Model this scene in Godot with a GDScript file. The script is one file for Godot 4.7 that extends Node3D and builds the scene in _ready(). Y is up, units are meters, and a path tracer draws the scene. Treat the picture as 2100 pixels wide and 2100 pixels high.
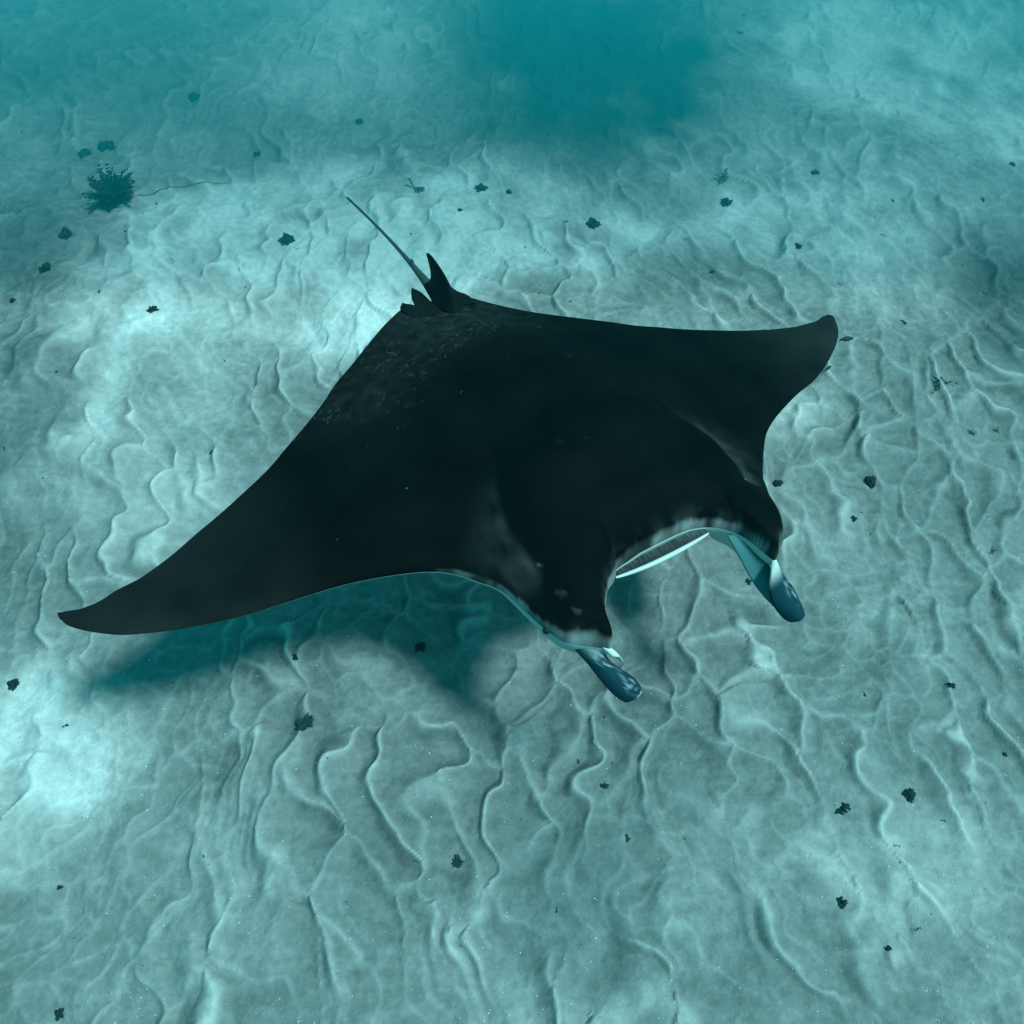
extends Node3D
# A manta ray gliding over rippled sand in clear shallow sea water.

const SUN_DIR := Vector3(-0.48, -1.0, -0.15)
const FOG_DENSITY := 0.016
var noise_a := FastNoiseLite.new()      # slow warp
var noise_b := FastNoiseLite.new()      # quick warp
var noise_c := FastNoiseLite.new()      # ripple cells
var noise_d := FastNoiseLite.new()      # where crests fade
var noise_e := FastNoiseLite.new()      # streaks
var noise_f := FastNoiseLite.new()      # mottling
var rng := RandomNumberGenerator.new()


func _ready() -> void:
	# ---------------------------------------------------------------- camera, water light, exposure
	var cam := Camera3D.new()
	cam.name = "camera"
	cam.fov = 60.0
	cam.near = 0.05
	cam.far = 200.0
	cam.position = Vector3(0, 3.4, 0)
	cam.rotation_degrees = Vector3(-57, 0, 0)
	add_child(cam)
	cam.current = true

	var env := Environment.new()
	env.background_mode = Environment.BG_SKY
	var sky_mat := ProceduralSkyMaterial.new()
	sky_mat.sky_top_color = Color(0.01, 0.44, 0.50).linear_to_srgb()
	sky_mat.sky_horizon_color = Color(0.002, 0.17, 0.22).linear_to_srgb()
	sky_mat.sky_curve = 0.25
	sky_mat.ground_bottom_color = Color(0.002, 0.12, 0.15).linear_to_srgb()
	sky_mat.ground_horizon_color = Color(0.002, 0.16, 0.21).linear_to_srgb()
	sky_mat.sun_angle_max = 4.0
	var sky := Sky.new()
	sky.sky_material = sky_mat
	env.sky = sky
	env.background_energy_multiplier = 1.08
	env.tonemap_mode = Environment.TONE_MAPPER_LINEAR
	env.tonemap_exposure = 1.0
	env.sdfgi_enabled = true
	env.ssao_enabled = true
	env.ssil_enabled = true
	env.volumetric_fog_enabled = true
	env.volumetric_fog_density = FOG_DENSITY
	env.volumetric_fog_albedo = Color(0.01, 0.86, 0.95).linear_to_srgb()
	env.volumetric_fog_anisotropy = 0.55
	var world := WorldEnvironment.new()
	world.name = "water_and_sky"
	world.environment = env
	add_child(world)

	var sun := DirectionalLight3D.new()
	sun.name = "sun"
	sun.light_color = Color(0.525, 0.86, 0.88).linear_to_srgb()
	sun.light_energy = 1.6
	sun.light_angular_distance = 9.0
	sun.shadow_enabled = true
	add_child(sun)
	sun.look_at_from_position(Vector3.ZERO, SUN_DIR, Vector3(0, 0, -1))

	# added denser haze box that brightens the view of the far sand
	var bank := FogVolume.new()
	bank.name = "cloudy_water"
	bank.shape = RenderingServer.FOG_VOLUME_SHAPE_BOX
	bank.size = Vector3(40.0, 1.9, 30.0)
	bank.position = Vector3(0.0, 0.75, -3.55 - 15.0)
	var murk := FogMaterial.new()
	murk.density = 0.265
	murk.albedo = Color(0.004, 0.84, 0.93).linear_to_srgb()
	bank.material = murk
	bank.set_meta("kind", "structure")
	add_child(bank)

	set_noises()
	build_seabed()
	build_manta()
	build_remoras()
	build_weeds()
	build_sparkle_specks()


# ==================================================================== helpers
func set_noises() -> void:
	for n in [noise_a, noise_b, noise_d, noise_e, noise_f]:
		n.noise_type = FastNoiseLite.TYPE_SIMPLEX_SMOOTH
		n.fractal_type = FastNoiseLite.FRACTAL_NONE
	noise_a.seed = 11
	noise_a.frequency = 0.55
	noise_b.seed = 23
	noise_b.frequency = 2.3
	noise_c.seed = 5
	noise_c.noise_type = FastNoiseLite.TYPE_CELLULAR
	noise_c.fractal_type = FastNoiseLite.FRACTAL_NONE
	noise_c.frequency = 1.0
	noise_c.cellular_distance_function = FastNoiseLite.DISTANCE_EUCLIDEAN
	noise_c.cellular_return_type = FastNoiseLite.RETURN_DISTANCE2_SUB
	noise_c.cellular_jitter = 0.95
	noise_d.seed = 37
	noise_d.frequency = 1.1
	noise_e.seed = 41
	noise_e.fractal_type = FastNoiseLite.FRACTAL_FBM
	noise_e.fractal_octaves = 3
	noise_e.frequency = 7.0
	noise_f.seed = 53
	noise_f.fractal_type = FastNoiseLite.FRACTAL_FBM
	noise_f.fractal_octaves = 3
	noise_f.frequency = 0.8


func lin(c: Color) -> Color:
	return c.linear_to_srgb()


func material(called: String, c: Color, rough := 0.8, spec := 0.3) -> StandardMaterial3D:
	var m := StandardMaterial3D.new()
	m.resource_name = called
	m.albedo_color = c.linear_to_srgb()
	m.roughness = rough
	m.metallic_specular = spec
	return m


func tinted(called: String, rough := 0.8, spec := 0.3) -> StandardMaterial3D:
	var m := material(called, Color.WHITE, rough, spec)
	m.vertex_color_use_as_albedo = true
	return m


func tag(o: Node3D, label: String, category: String, group := "") -> void:
	o.set_meta("label", label)
	o.set_meta("category", category)
	if group:
		o.set_meta("group", group)


func part(called: String, mesh: Mesh, mat: Material, parent: Node) -> MeshInstance3D:
	var o := MeshInstance3D.new()
	o.name = called
	o.mesh = mesh
	o.material_override = mat
	parent.add_child(o, true)
	return o


# A sheet of rows x columns points as triangles of one SurfaceTool; wrap joins the last column to the first.
func sheet(st: SurfaceTool, p: Array, colors: Array = [], wrap := false, flip := false) -> void:
	var rows: int = p.size()
	var cols: int = p[0].size()
	for i in rows - 1:
		for j in (cols if wrap else cols - 1):
			var k := (j + 1) % cols
			var q := [[i, j], [i + 1, j], [i + 1, k], [i, j], [i + 1, k], [i, k]]
			if flip:
				q = [[i, j], [i + 1, k], [i + 1, j], [i, j], [i, k], [i + 1, k]]
			for a in q:
				if colors.size():
					st.set_color(colors[a[0]][a[1]])
				st.add_vertex(p[a[0]][a[1]])


func begun() -> SurfaceTool:
	var st := SurfaceTool.new()
	st.begin(Mesh.PRIMITIVE_TRIANGLES)
	st.set_smooth_group(0)
	return st


func done(st: SurfaceTool) -> ArrayMesh:
	st.generate_normals()
	return st.commit()


# A tube along a path; radius by station; flat squashes it along the second axis.
func tube(st: SurfaceTool, path: Array, radii: Array, sides := 8, flat := 1.0, color := Color.WHITE, up := Vector3.UP) -> void:
	var rows := []
	var cols := []
	for i in path.size():
		var a: Vector3 = path[max(i - 1, 0)]
		var b: Vector3 = path[min(i + 1, path.size() - 1)]
		var t := (b - a).normalized()
		var x := t.cross(up)
		if x.length() < 0.05:
			x = t.cross(Vector3.RIGHT)
		x = x.normalized()
		var y := x.cross(t).normalized()
		var ring := []
		var tint := []
		for j in sides:
			var an := TAU * j / sides
			ring.append(path[i] + x * cos(an) * radii[i] + y * sin(an) * radii[i] * flat)
			tint.append(color)
		rows.append(ring)
		cols.append(tint)
	sheet(st, rows, cols, true)


# Value of a hand-set curve (points sorted by x), smooth through its points.
func along(pts: Array, x: float) -> float:
	var n := pts.size()
	if x <= pts[0].x:
		return pts[0].y
	if x >= pts[n - 1].x:
		return pts[n - 1].y
	var i := 0
	while pts[i + 1].x < x:
		i += 1
	var p0: Vector2 = pts[max(i - 1, 0)]
	var p1: Vector2 = pts[i]
	var p2: Vector2 = pts[i + 1]
	var p3: Vector2 = pts[min(i + 2, n - 1)]
	var h := p2.x - p1.x
	var d1 := (p2.y - p1.y) / h
	var da := (p1.y - p0.y) / (p1.x - p0.x) if i > 0 else d1
	var db := (p3.y - p2.y) / (p3.x - p2.x) if i + 2 < n else d1
	var m1 := 0.0 if da * d1 <= 0.0 else 2.0 * da * d1 / (da + d1)
	var m2 := 0.0 if db * d1 <= 0.0 else 2.0 * db * d1 / (db + d1)
	var t := (x - p1.x) / h
	var t2 := t * t
	var t3 := t2 * t
	return (2 * t3 - 3 * t2 + 1) * p1.y + (t3 - 2 * t2 + t) * h * m1 + (-2 * t3 + 3 * t2) * p2.y + (t3 - t2) * h * m2


# ==================================================================== the seabed
# Height of the sand (x of the result) and its paleness (y).
const PATCHES := [   # x, z, half width, half depth, paleness: darker teal patches (below 0) and sun patterns painted pale (above 0)
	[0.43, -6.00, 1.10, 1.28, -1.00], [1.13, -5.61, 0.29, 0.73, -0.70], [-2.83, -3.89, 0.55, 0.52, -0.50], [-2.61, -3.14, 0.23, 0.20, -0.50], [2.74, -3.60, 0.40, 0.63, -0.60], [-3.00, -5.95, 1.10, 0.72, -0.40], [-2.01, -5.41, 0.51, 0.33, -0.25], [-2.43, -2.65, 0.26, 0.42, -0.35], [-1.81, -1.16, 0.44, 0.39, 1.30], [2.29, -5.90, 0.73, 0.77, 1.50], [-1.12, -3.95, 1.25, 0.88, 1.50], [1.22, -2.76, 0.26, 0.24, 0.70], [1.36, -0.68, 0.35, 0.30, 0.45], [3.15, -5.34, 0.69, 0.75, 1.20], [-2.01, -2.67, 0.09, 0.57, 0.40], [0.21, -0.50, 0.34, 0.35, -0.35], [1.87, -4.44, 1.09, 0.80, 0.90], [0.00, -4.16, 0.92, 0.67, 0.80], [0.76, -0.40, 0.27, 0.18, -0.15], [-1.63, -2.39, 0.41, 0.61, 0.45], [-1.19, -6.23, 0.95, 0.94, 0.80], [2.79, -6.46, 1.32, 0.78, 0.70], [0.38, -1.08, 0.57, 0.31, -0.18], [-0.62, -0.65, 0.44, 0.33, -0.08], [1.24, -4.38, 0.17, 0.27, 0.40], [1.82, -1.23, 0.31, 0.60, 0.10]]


func sand(x: float, z: float) -> Vector2:
	var a1 := noise_a.get_noise_2d(x, z)
	var a2 := noise_a.get_noise_2d(x + 31.0, z - 17.0)
	var b1 := noise_b.get_noise_2d(x, z)
	var b2 := noise_b.get_noise_2d(x - 9.0, z + 5.0)
	var c1 := noise_b.get_noise_2d(x * 2.7, z * 2.7 + 50.0)
	var d1 := noise_d.get_noise_2d(x, z)
	var wx := x + 0.20 * a1 + 0.090 * b1 + 0.030 * c1
	var wz := z + 0.24 * a2 + 0.100 * b2 + 0.026 * noise_b.get_noise_2d(x * 2.7 + 20.0, z * 2.7)
	# scalloped ripple cells, a little longer along the swell than across it
	var s := (wx - 0.26 * wz) / 0.200
	var t := (wz + 0.26 * wx) / (0.38 + 0.10 * a1)
	var f := noise_c.get_noise_2d(s, t) + 1.0
	var s_ahead := noise_c.get_noise_2d(s + 0.03, t) + 1.0 - f
	var s_behind := f - noise_c.get_noise_2d(s - 0.03, t) - 1.0
	var t_ahead := noise_c.get_noise_2d(s, t + 0.03) + 1.0 - f
	var t_behind := f - noise_c.get_noise_2d(s, t - 0.03) - 1.0
	var fs := (s_ahead if absf(s_ahead) > absf(s_behind) else s_behind) / 0.03
	var across := maxf(absf(s_ahead), absf(s_behind))
	var along_t := maxf(absf(t_ahead), absf(t_behind))
	# crests that run with the swell are strong, those across it faint; each has its hollow on the left
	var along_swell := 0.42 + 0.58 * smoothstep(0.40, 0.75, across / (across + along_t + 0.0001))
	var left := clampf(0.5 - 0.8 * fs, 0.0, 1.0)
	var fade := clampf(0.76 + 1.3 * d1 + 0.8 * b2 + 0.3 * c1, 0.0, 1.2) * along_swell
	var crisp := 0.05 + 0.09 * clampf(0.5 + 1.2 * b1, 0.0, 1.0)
	fade *= lerpf(1.0, 0.62, smoothstep(-3.6, -5.2, z))   # ripple relief and tone weakened further off to imitate haze
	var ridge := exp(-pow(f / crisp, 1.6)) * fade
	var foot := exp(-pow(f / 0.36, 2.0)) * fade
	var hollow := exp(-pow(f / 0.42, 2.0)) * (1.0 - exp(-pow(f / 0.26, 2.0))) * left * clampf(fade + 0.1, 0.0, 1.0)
	# smaller cells between them
	var f2 := noise_c.get_noise_2d(s * 1.9 + 40.0, t * 1.7 - 13.0) + 1.0
	var fade2 := clampf(0.44 - 1.1 * d1 + 0.7 * b1, 0.0, 0.9)
	var ridge2 := exp(-pow(f2 / 0.13, 1.7)) * fade2
	# broad swell of the sand, steeper on its left
	var ph := s * 0.55 + 0.6 * b2 + 0.9 * a2
	var w: float = ph - floorf(ph)
	var saw := (smoothstep(0.0, 0.72, w) if w < 0.72 else 1.0 - smoothstep(0.72, 1.0, w)) * clampf(0.5 + 1.2 * noise_d.get_noise_2d(x + 40.0, z), 0.0, 1.0)
	var streak := noise_e.get_noise_2d(x * 0.75 + 0.05 * b1 + 20.0, z * 2.1)
	var speck := noise_e.get_noise_2d(x * 5.0, z * 7.0)
	var m := noise_f.get_noise_2d(x, z)
	var m2 := noise_f.get_noise_2d(x * 3.3 + 50.0, z * 3.3)
	var h: float = 0.011 * ridge + 0.015 * foot - 0.013 * hollow + 0.005 * ridge2 + 0.026 * saw + 0.05 * a2 + 0.004 * streak + 0.014 * b1 + 0.006 * c1 + 0.0016 * speck
	var pale: float = 0.285 + 0.44 * ridge + 0.19 * ridge2 - 0.40 * hollow + 0.16 * m + 0.07 * m2 + 0.09 * streak + 0.07 * speck + 0.06 * (saw - 0.25)  # crest paleness also carries caustic lines, hollow tone the shaded left side
	return Vector2(h, pale)


func patch_tone(x: float, z: float) -> float:
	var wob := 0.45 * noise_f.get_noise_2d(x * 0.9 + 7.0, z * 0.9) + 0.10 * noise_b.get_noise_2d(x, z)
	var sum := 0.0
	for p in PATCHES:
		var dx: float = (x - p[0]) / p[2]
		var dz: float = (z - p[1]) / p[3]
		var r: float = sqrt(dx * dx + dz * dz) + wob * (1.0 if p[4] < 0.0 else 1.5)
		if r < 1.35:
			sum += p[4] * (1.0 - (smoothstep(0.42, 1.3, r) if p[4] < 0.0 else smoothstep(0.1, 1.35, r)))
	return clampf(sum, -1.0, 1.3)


func ticks(from: float, to: float, near: float, grow: float, at: float) -> PackedFloat32Array:
	var a := PackedFloat32Array()
	var x := from
	while x < to:
		a.append(x)
		x += near + grow * maxf(0.0, absf(x - at) - 1.0) + 0.35 * maxf(0.0, absf(x - at) - 11.0)
	a.append(to)
	return a


func build_seabed() -> void:
	var xs := PackedFloat32Array()
	var half := ticks(0.0, 40.0, 0.0085, 0.0024, 0.0)
	for i in range(half.size() - 1, 0, -1):
		xs.append(-half[i])
	xs.append_array(half)
	var zs := ticks(-1.2, 45.0, 0.0085, 0.0032, 0.2)
	var nx := xs.size()
	var nz := zs.size()
	var verts := PackedVector3Array()
	var cols := PackedColorArray()
	verts.resize(nx * nz)
	cols.resize(nx * nz)
	var teal_tint := Color(0.07, 0.26, 0.29)
	var dull := Color(0.115, 0.150, 0.150)
	var pale_sand := Color(0.74, 0.76, 0.74)
	for j in nz:
		var z := -zs[j]
		for i in nx:
			var x := xs[i]
			var k := j * nx + i
			var q := sand(x, z)
			var tone := patch_tone(x, z)
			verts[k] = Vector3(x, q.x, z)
			var c := dull.lerp(pale_sand, clampf(q.y + 0.62 * maxf(tone, 0.0) * maxf(0.3, 1.08 + 0.7 * noise_f.get_noise_2d(x * 2.4 + 9.0, z * 2.4) + 0.5 * noise_e.get_noise_2d(x * 0.5, z * 0.3)), 0.0, 1.3))
			cols[k] = c * Color.WHITE.lerp(teal_tint, clampf(-tone, 0.0, 1.0))
	var norms := PackedVector3Array()
	norms.resize(nx * nz)
	var idx := PackedInt32Array()
	idx.resize((nx - 1) * (nz - 1) * 6)
	var o := 0
	for j in nz:
		var j0: int = max(j - 1, 0)
		var j1: int = min(j + 1, nz - 1)
		for i in nx:
			var i0: int = max(i - 1, 0)
			var i1: int = min(i + 1, nx - 1)
			var dx := verts[j * nx + i1] - verts[j * nx + i0]
			var dz := verts[j1 * nx + i] - verts[j0 * nx + i]
			norms[j * nx + i] = dx.cross(dz).normalized()
			if i + 1 < nx and j + 1 < nz:
				var k := j * nx + i
				idx[o] = k
				idx[o + 1] = k + nx
				idx[o + 2] = k + nx + 1
				idx[o + 3] = k
				idx[o + 4] = k + nx + 1
				idx[o + 5] = k + 1
				o += 6
	var arr := []
	arr.resize(Mesh.ARRAY_MAX)
	arr[Mesh.ARRAY_VERTEX] = verts
	arr[Mesh.ARRAY_NORMAL] = norms
	arr[Mesh.ARRAY_COLOR] = cols
	arr[Mesh.ARRAY_INDEX] = idx
	var mesh := ArrayMesh.new()
	mesh.add_surface_from_arrays(Mesh.PRIMITIVE_TRIANGLES, arr)
	var m := tinted("sand", 0.95, 0.15)
	m.albedo_texture = grain_texture()
	m.uv1_triplanar = true
	m.uv1_world_triplanar = true
	m.uv1_scale = Vector3(0.61, 0.61, 0.61)
	m.heightmap_enabled = true
	m.heightmap_scale = 0.45
	m.heightmap_texture = relief_texture()
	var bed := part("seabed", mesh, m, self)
	bed.set_meta("kind", "structure")
	bed.set_meta("label", "pale rippled sand of the shallow sea floor")


# Sand grain: fine speckle with a few bright specks painted as glints and dark grains.
func grain_texture() -> ImageTexture:
	var n := 1024
	var bytes := PackedByteArray()
	bytes.resize(n * n * 3)
	var fine := FastNoiseLite.new()
	fine.seed = 3
	fine.frequency = 0.03
	fine.fractal_octaves = 4
	var soft := fine.get_seamless_image(n, n)
	soft.convert(Image.FORMAT_L8)
	var mild := soft.get_data()
	var r := RandomNumberGenerator.new()
	r.seed = 77
	for k in n * n:
		var b := clampi(int(205.0 + 0.16 * (mild[k] - 128.0) + r.randf_range(-14.0, 14.0)), 0, 255)
		bytes[k * 3] = b
		bytes[k * 3 + 1] = b
		bytes[k * 3 + 2] = b
	for i in 1400:
		var at := r.randi_range(1, n - 4) * n + r.randi_range(1, n - 4)
		var b := 255 if i % 5 else 95
		for d in ([0, 1, n, n + 1] if i % 7 else [0, 1, 2, n, n + 1, n + 2, n * 2, n * 2 + 1]).slice(0, 1 + i % 8):
			for c in 3:
				bytes[(at + d) * 3 + c] = b
	return ImageTexture.create_from_image(Image.create_from_data(n, n, false, Image.FORMAT_RGB8, bytes))


func relief_texture() -> NoiseTexture2D:
	var f := FastNoiseLite.new()
	f.seed = 8
	f.frequency = 0.03
	f.fractal_octaves = 5
	f.fractal_gain = 0.6
	var t := NoiseTexture2D.new()
	t.width = 1024
	t.height = 1024
	t.seamless = true
	t.noise = f
	return t


# ==================================================================== the manta ray
# Half outlines of the body in its own plane: x is the distance from the spine, y is forward. LEFT and RIGHT are as seen in the photograph.
const LEFT_FRONT := [Vector2(0.000, 0.673), Vector2(0.045, 0.673), Vector2(0.114, 0.681), Vector2(0.178, 0.690), Vector2(0.196, 0.714), Vector2(0.237, 0.735), Vector2(0.275, 0.768), Vector2(0.312, 0.810), Vector2(0.338, 0.857), Vector2(0.360, 0.915), Vector2(0.376, 0.921), Vector2(0.393, 0.905), Vector2(0.434, 0.872), Vector2(0.479, 0.832), Vector2(0.501, 0.784), Vector2(0.516, 0.725), Vector2(0.548, 0.577), Vector2(0.596, 0.507), Vector2(0.648, 0.442), Vector2(0.712, 0.396), Vector2(0.826, 0.347), Vector2(0.974, 0.301), Vector2(1.127, 0.272), Vector2(1.275, 0.244), Vector2(1.414, 0.200), Vector2(1.480, 0.174), Vector2(1.546, 0.143), Vector2(1.609, 0.109), Vector2(1.668, 0.062), Vector2(1.714, 0.016), Vector2(1.740, -0.020), Vector2(1.750, -0.051)]
const LEFT_REAR := [Vector2(0.000, -0.786), Vector2(0.148, -0.801), Vector2(0.236, -0.763), Vector2(0.368, -0.678), Vector2(0.498, -0.586), Vector2(0.588, -0.527), Vector2(0.686, -0.448), Vector2(0.771, -0.388), Vector2(0.877, -0.321), Vector2(0.978, -0.257), Vector2(1.089, -0.204), Vector2(1.193, -0.159), Vector2(1.291, -0.122), Vector2(1.386, -0.085), Vector2(1.457, -0.065), Vector2(1.508, -0.055), Vector2(1.571, -0.053), Vector2(1.635, -0.043), Vector2(1.680, -0.047), Vector2(1.720, -0.062), Vector2(1.751, -0.074)]
const RIGHT_FRONT := [Vector2(0.000, 0.673), Vector2(0.018, 0.673), Vector2(0.084, 0.673), Vector2(0.148, 0.676), Vector2(0.205, 0.690), Vector2(0.252, 0.715), Vector2(0.290, 0.751), Vector2(0.316, 0.799), Vector2(0.340, 0.918), Vector2(0.389, 0.890), Vector2(0.427, 0.865), Vector2(0.462, 0.820), Vector2(0.491, 0.771), Vector2(0.517, 0.719), Vector2(0.548, 0.667), Vector2(0.564, 0.635), Vector2(0.628, 0.567), Vector2(0.709, 0.489), Vector2(0.781, 0.431), Vector2(0.860, 0.388), Vector2(0.979, 0.341), Vector2(1.116, 0.296), Vector2(1.223, 0.269), Vector2(1.363, 0.214), Vector2(1.471, 0.161), Vector2(1.594, 0.089), Vector2(1.680, 0.020), Vector2(1.728, -0.045)]
const RIGHT_REAR := [Vector2(0.000, -0.786), Vector2(0.091, -0.791), Vector2(0.128, -0.754), Vector2(0.186, -0.691), Vector2(0.263, -0.618), Vector2(0.345, -0.554), Vector2(0.433, -0.496), Vector2(0.523, -0.441), Vector2(0.615, -0.386), Vector2(0.705, -0.328), Vector2(0.804, -0.279), Vector2(0.904, -0.229), Vector2(1.012, -0.185), Vector2(1.124, -0.143), Vector2(1.246, -0.107), Vector2(1.377, -0.077), Vector2(1.495, -0.063), Vector2(1.599, -0.063), Vector2(1.692, -0.083), Vector2(1.730, -0.085)]
const SPAN := 1.751
const RIGHT_END := 1.729
const BEND := [0.0556, -0.0462, -0.0905, -0.0241]   # how the wings bend: left straight, left curved, right straight, right curved
const MANTA_AT := Vector3(0.115, 0.803, -2.100)
const MANTA_TURN := Vector3(-0.0377, 0.5718, -0.1139)


func bent(u: float) -> float:
	var a := sqrt(u * u + 0.01) - 0.1
	return BEND[0] * a + BEND[1] * u * u if u < 0.0 else BEND[2] * a + BEND[3] * u * u


# Where the side of the head rises from the shoulder, by distance forward (x) from the spine (y).
const LEFT_CREASE := [Vector2(0.05, 0.25), Vector2(0.15, 0.322), Vector2(0.25, 0.373), Vector2(0.345, 0.415), Vector2(0.457, 0.44), Vector2(0.60, 0.434), Vector2(0.68, 0.47), Vector2(0.80, 0.50)]
const RIGHT_CREASE := [Vector2(0.05, 0.33), Vector2(0.146, 0.408), Vector2(0.279, 0.445), Vector2(0.415, 0.492), Vector2(0.535, 0.488), Vector2(0.629, 0.462), Vector2(0.68, 0.487), Vector2(0.80, 0.50)]


# Half thickness of the body above (up true) or below its middle surface, before the edges are rounded off.
func bulk(u: float, v: float, up: bool) -> float:
	var a := absf(u)
	var wing := 0.040 * (1.0 - pow(a / SPAN, 1.6)) + 0.007
	var trunk := exp(-pow(a / 0.40, 2.0)) * exp(-pow((v - 0.02) / 0.60, 2.0))
	var side := along(LEFT_CREASE if u < 0 else RIGHT_CREASE, v)
	var head := (1.0 - smoothstep(side - 0.11, side + 0.025, a)) * smoothstep(0.0, 0.35, v) * (1.0 - 0.45 * smoothstep(0.5, 0.9, v))
	var lobe := exp(-pow((a - 0.44) / 0.09, 2.0)) * smoothstep(0.55, 0.8, v)
	var spine := exp(-pow(a / 0.05, 2.0)) * smoothstep(-0.3, -0.6, v) * 0.03
	if up:
		return wing + 0.115 * trunk + 0.062 * head + 0.022 * lobe + spine
	return wing * 0.8 + 0.11 * trunk + 0.085 * head + 0.04 * lobe


func build_manta() -> void:
	var root := Node3D.new()
	root.name = "manta_ray"
	root.position = MANTA_AT
	root.rotation = MANTA_TURN
	add_child(root)
	tag(root, "large black manta ray with white-edged mouth gliding over the rippled sand", "manta ray")

	# --- body: one closed skin, top then belly at every station across the span
	var us := PackedFloat32Array()
	var u := -SPAN
	while u < RIGHT_END:
		us.append(u)
		var a := absf(u)
		u += 0.0035 if (a > 0.25 and a < 0.62) else (0.004 if a > 1.66 else 0.0095)
	us.append(RIGHT_END)
	var half := 70
	var rows := []
	var st := begun()
	var uvs := []
	for i in us.size():
		var x := us[i]
		var a := absf(x)
		var front := along(LEFT_FRONT if x < 0 else RIGHT_FRONT, a)
		var rear := along(LEFT_REAR if x < 0 else RIGHT_REAR, a)
		var chord := maxf(front - rear, 0.001)
		var ring := []
		var tex := []
		for k in 2 * half:
			var up := k <= half
			var q := float(k) / half if up else float(2 * half - k) / half
			var s := 0.5 * (1.0 - cos(PI * q))
			var v := front - chord * s
			var e := chord * s
			var r := chord * (1.0 - s)
			var lead := 0.16 if a < 0.3 else lerpf(0.085, 0.12, clampf((a - 0.45) / 0.5, 0.0, 1.0))
			lead = minf(lead, chord * 0.5)
			var round_f := sqrt(1.0 - pow(1.0 - minf(e / lead, 1.0), 2.0))
			var trail := minf(0.45, chord * 0.6)
			var round_r := pow(smoothstep(0.0, 1.0, minf(r / trail, 1.0)) * 0.6 + 0.4 * minf(r / trail, 1.0), 0.8)
			# the sides of the head lobes round off across, too
			var th := bulk(x, v, up) * round_f * round_r
			var w := bent(x) + (th if up else -th)
			ring.append(Vector3(x, w, v))
			tex.append(Vector2((x + 1.8) / 3.6, (0.98 - v) / 1.9 * 0.5 + (0.0 if up else 0.5)))
		rows.append(ring)
		uvs.append(tex)
	var cols: int = 2 * half
	for i in rows.size() - 1:
		for j in cols:
			var k := (j + 1) % cols
			for q in [[i, j], [i + 1, k], [i + 1, j], [i, j], [i, k], [i + 1, k]]:
				var at: Vector2 = uvs[q[0]][q[1]]
				if (j == cols - 1 and q[1] == 0) or (j == half and q[1] == half):
					at.y += 0.5
				st.set_uv(at)
				st.add_vertex(rows[q[0]][q[1]])
	var skin := material("manta_skin", Color.WHITE, 0.65, 0.12)
	skin.albedo_texture = skin_texture()
	part("body", done(st), skin, root)

	var dark := material("manta_dark_skin", Color(0.006, 0.008, 0.008), 0.6, 0.15)
	# --- dorsal fin, tail, pelvic fins
	var fin := []
	for i in 15:
		var t := i / 14.0
		var lead_at := Vector3(0.012, 0.040, -0.635).lerp(Vector3(-0.010, 0.200, -0.818), t) + Vector3(0, 0.030, 0.012) * sin(PI * t)
		var rear_at := Vector3(0.0, 0.020, -0.890).lerp(Vector3(-0.020, 0.196, -0.850), t) + Vector3(0, -0.01, 0.040) * sin(PI * t)
		var ring := []
		for j in 16:
			var an := TAU * j / 16.0
			var along_t := 0.5 - 0.5 * cos(an)
			var thick := (0.016 * (1.0 - 0.8 * t) + 0.040 * pow(1.0 - t, 4.0)) * sin(an) * (1.0 - 0.4 * along_t)
			ring.append(lead_at.lerp(rear_at, along_t) + Vector3(thick, 0, 0))
		fin.append(ring)
	var cap := []
	for j in 16:
		cap.append(Vector3(-0.016, 0.207, -0.838))
	fin.append(cap)
	st = begun()
	sheet(st, fin, [], true)
	part("dorsal_fin", done(st), dark, root)

	st = begun()
	var path := []
	var radii := []
	for i in 41:
		var t := i / 40.0
		path.append(Vector3(0.018 * sin(t * PI) , 0.012 - 0.012 * t, lerpf(-0.74, -1.628, t)))
		radii.append(0.0085 * (1.0 - 0.35 * t) + 0.034 * pow(1.0 - t, 5.0))
	path.append(path[40] + Vector3(0, 0, -0.004))
	radii.append(0.0005)
	tube(st, path, radii, 10, 0.85)
	tube(st, [Vector3(0.010, 0.012, -1.02), Vector3(0.022, 0.02, -1.045), Vector3(0.026, 0.022, -1.06)], [0.008, 0.007, 0.001], 6)
	part("tail", done(st), material("manta_tail_skin", Color(0.030, 0.056, 0.056), 0.6, 0.25), root)  # paler teal base colour carries the haze over the tail

	for side in [-1.0, 1.0]:
		st = begun()
		var lobe := []
		for i in 13:
			var t := i / 12.0
			var mid := Vector3(side * lerpf(0.075, 0.062, t), 0.012 - 0.01 * t, lerpf(-0.68, -0.885, t))
			var wide := 0.044 * pow(maxf(0.0, 1.0 - pow(t, 4.0)), 0.5) + 0.002
			var ring := []
			for j in 12:
				var an := TAU * j / 12.0
				ring.append(mid + Vector3(cos(an) * wide, sin(an) * 0.014 * (1.0 - 0.6 * t) + 0.012 * sin(t * 7.0) * cos(an), 0.02 * cos(an * 2.0) * t))
			lobe.append(ring)
		sheet(st, lobe, [], true)
		part("pelvic_fin", done(st), dark, root)
		if side > 0.0:
			continue
		# the outer flap beside it
		st = begun()
		lobe = []
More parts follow.
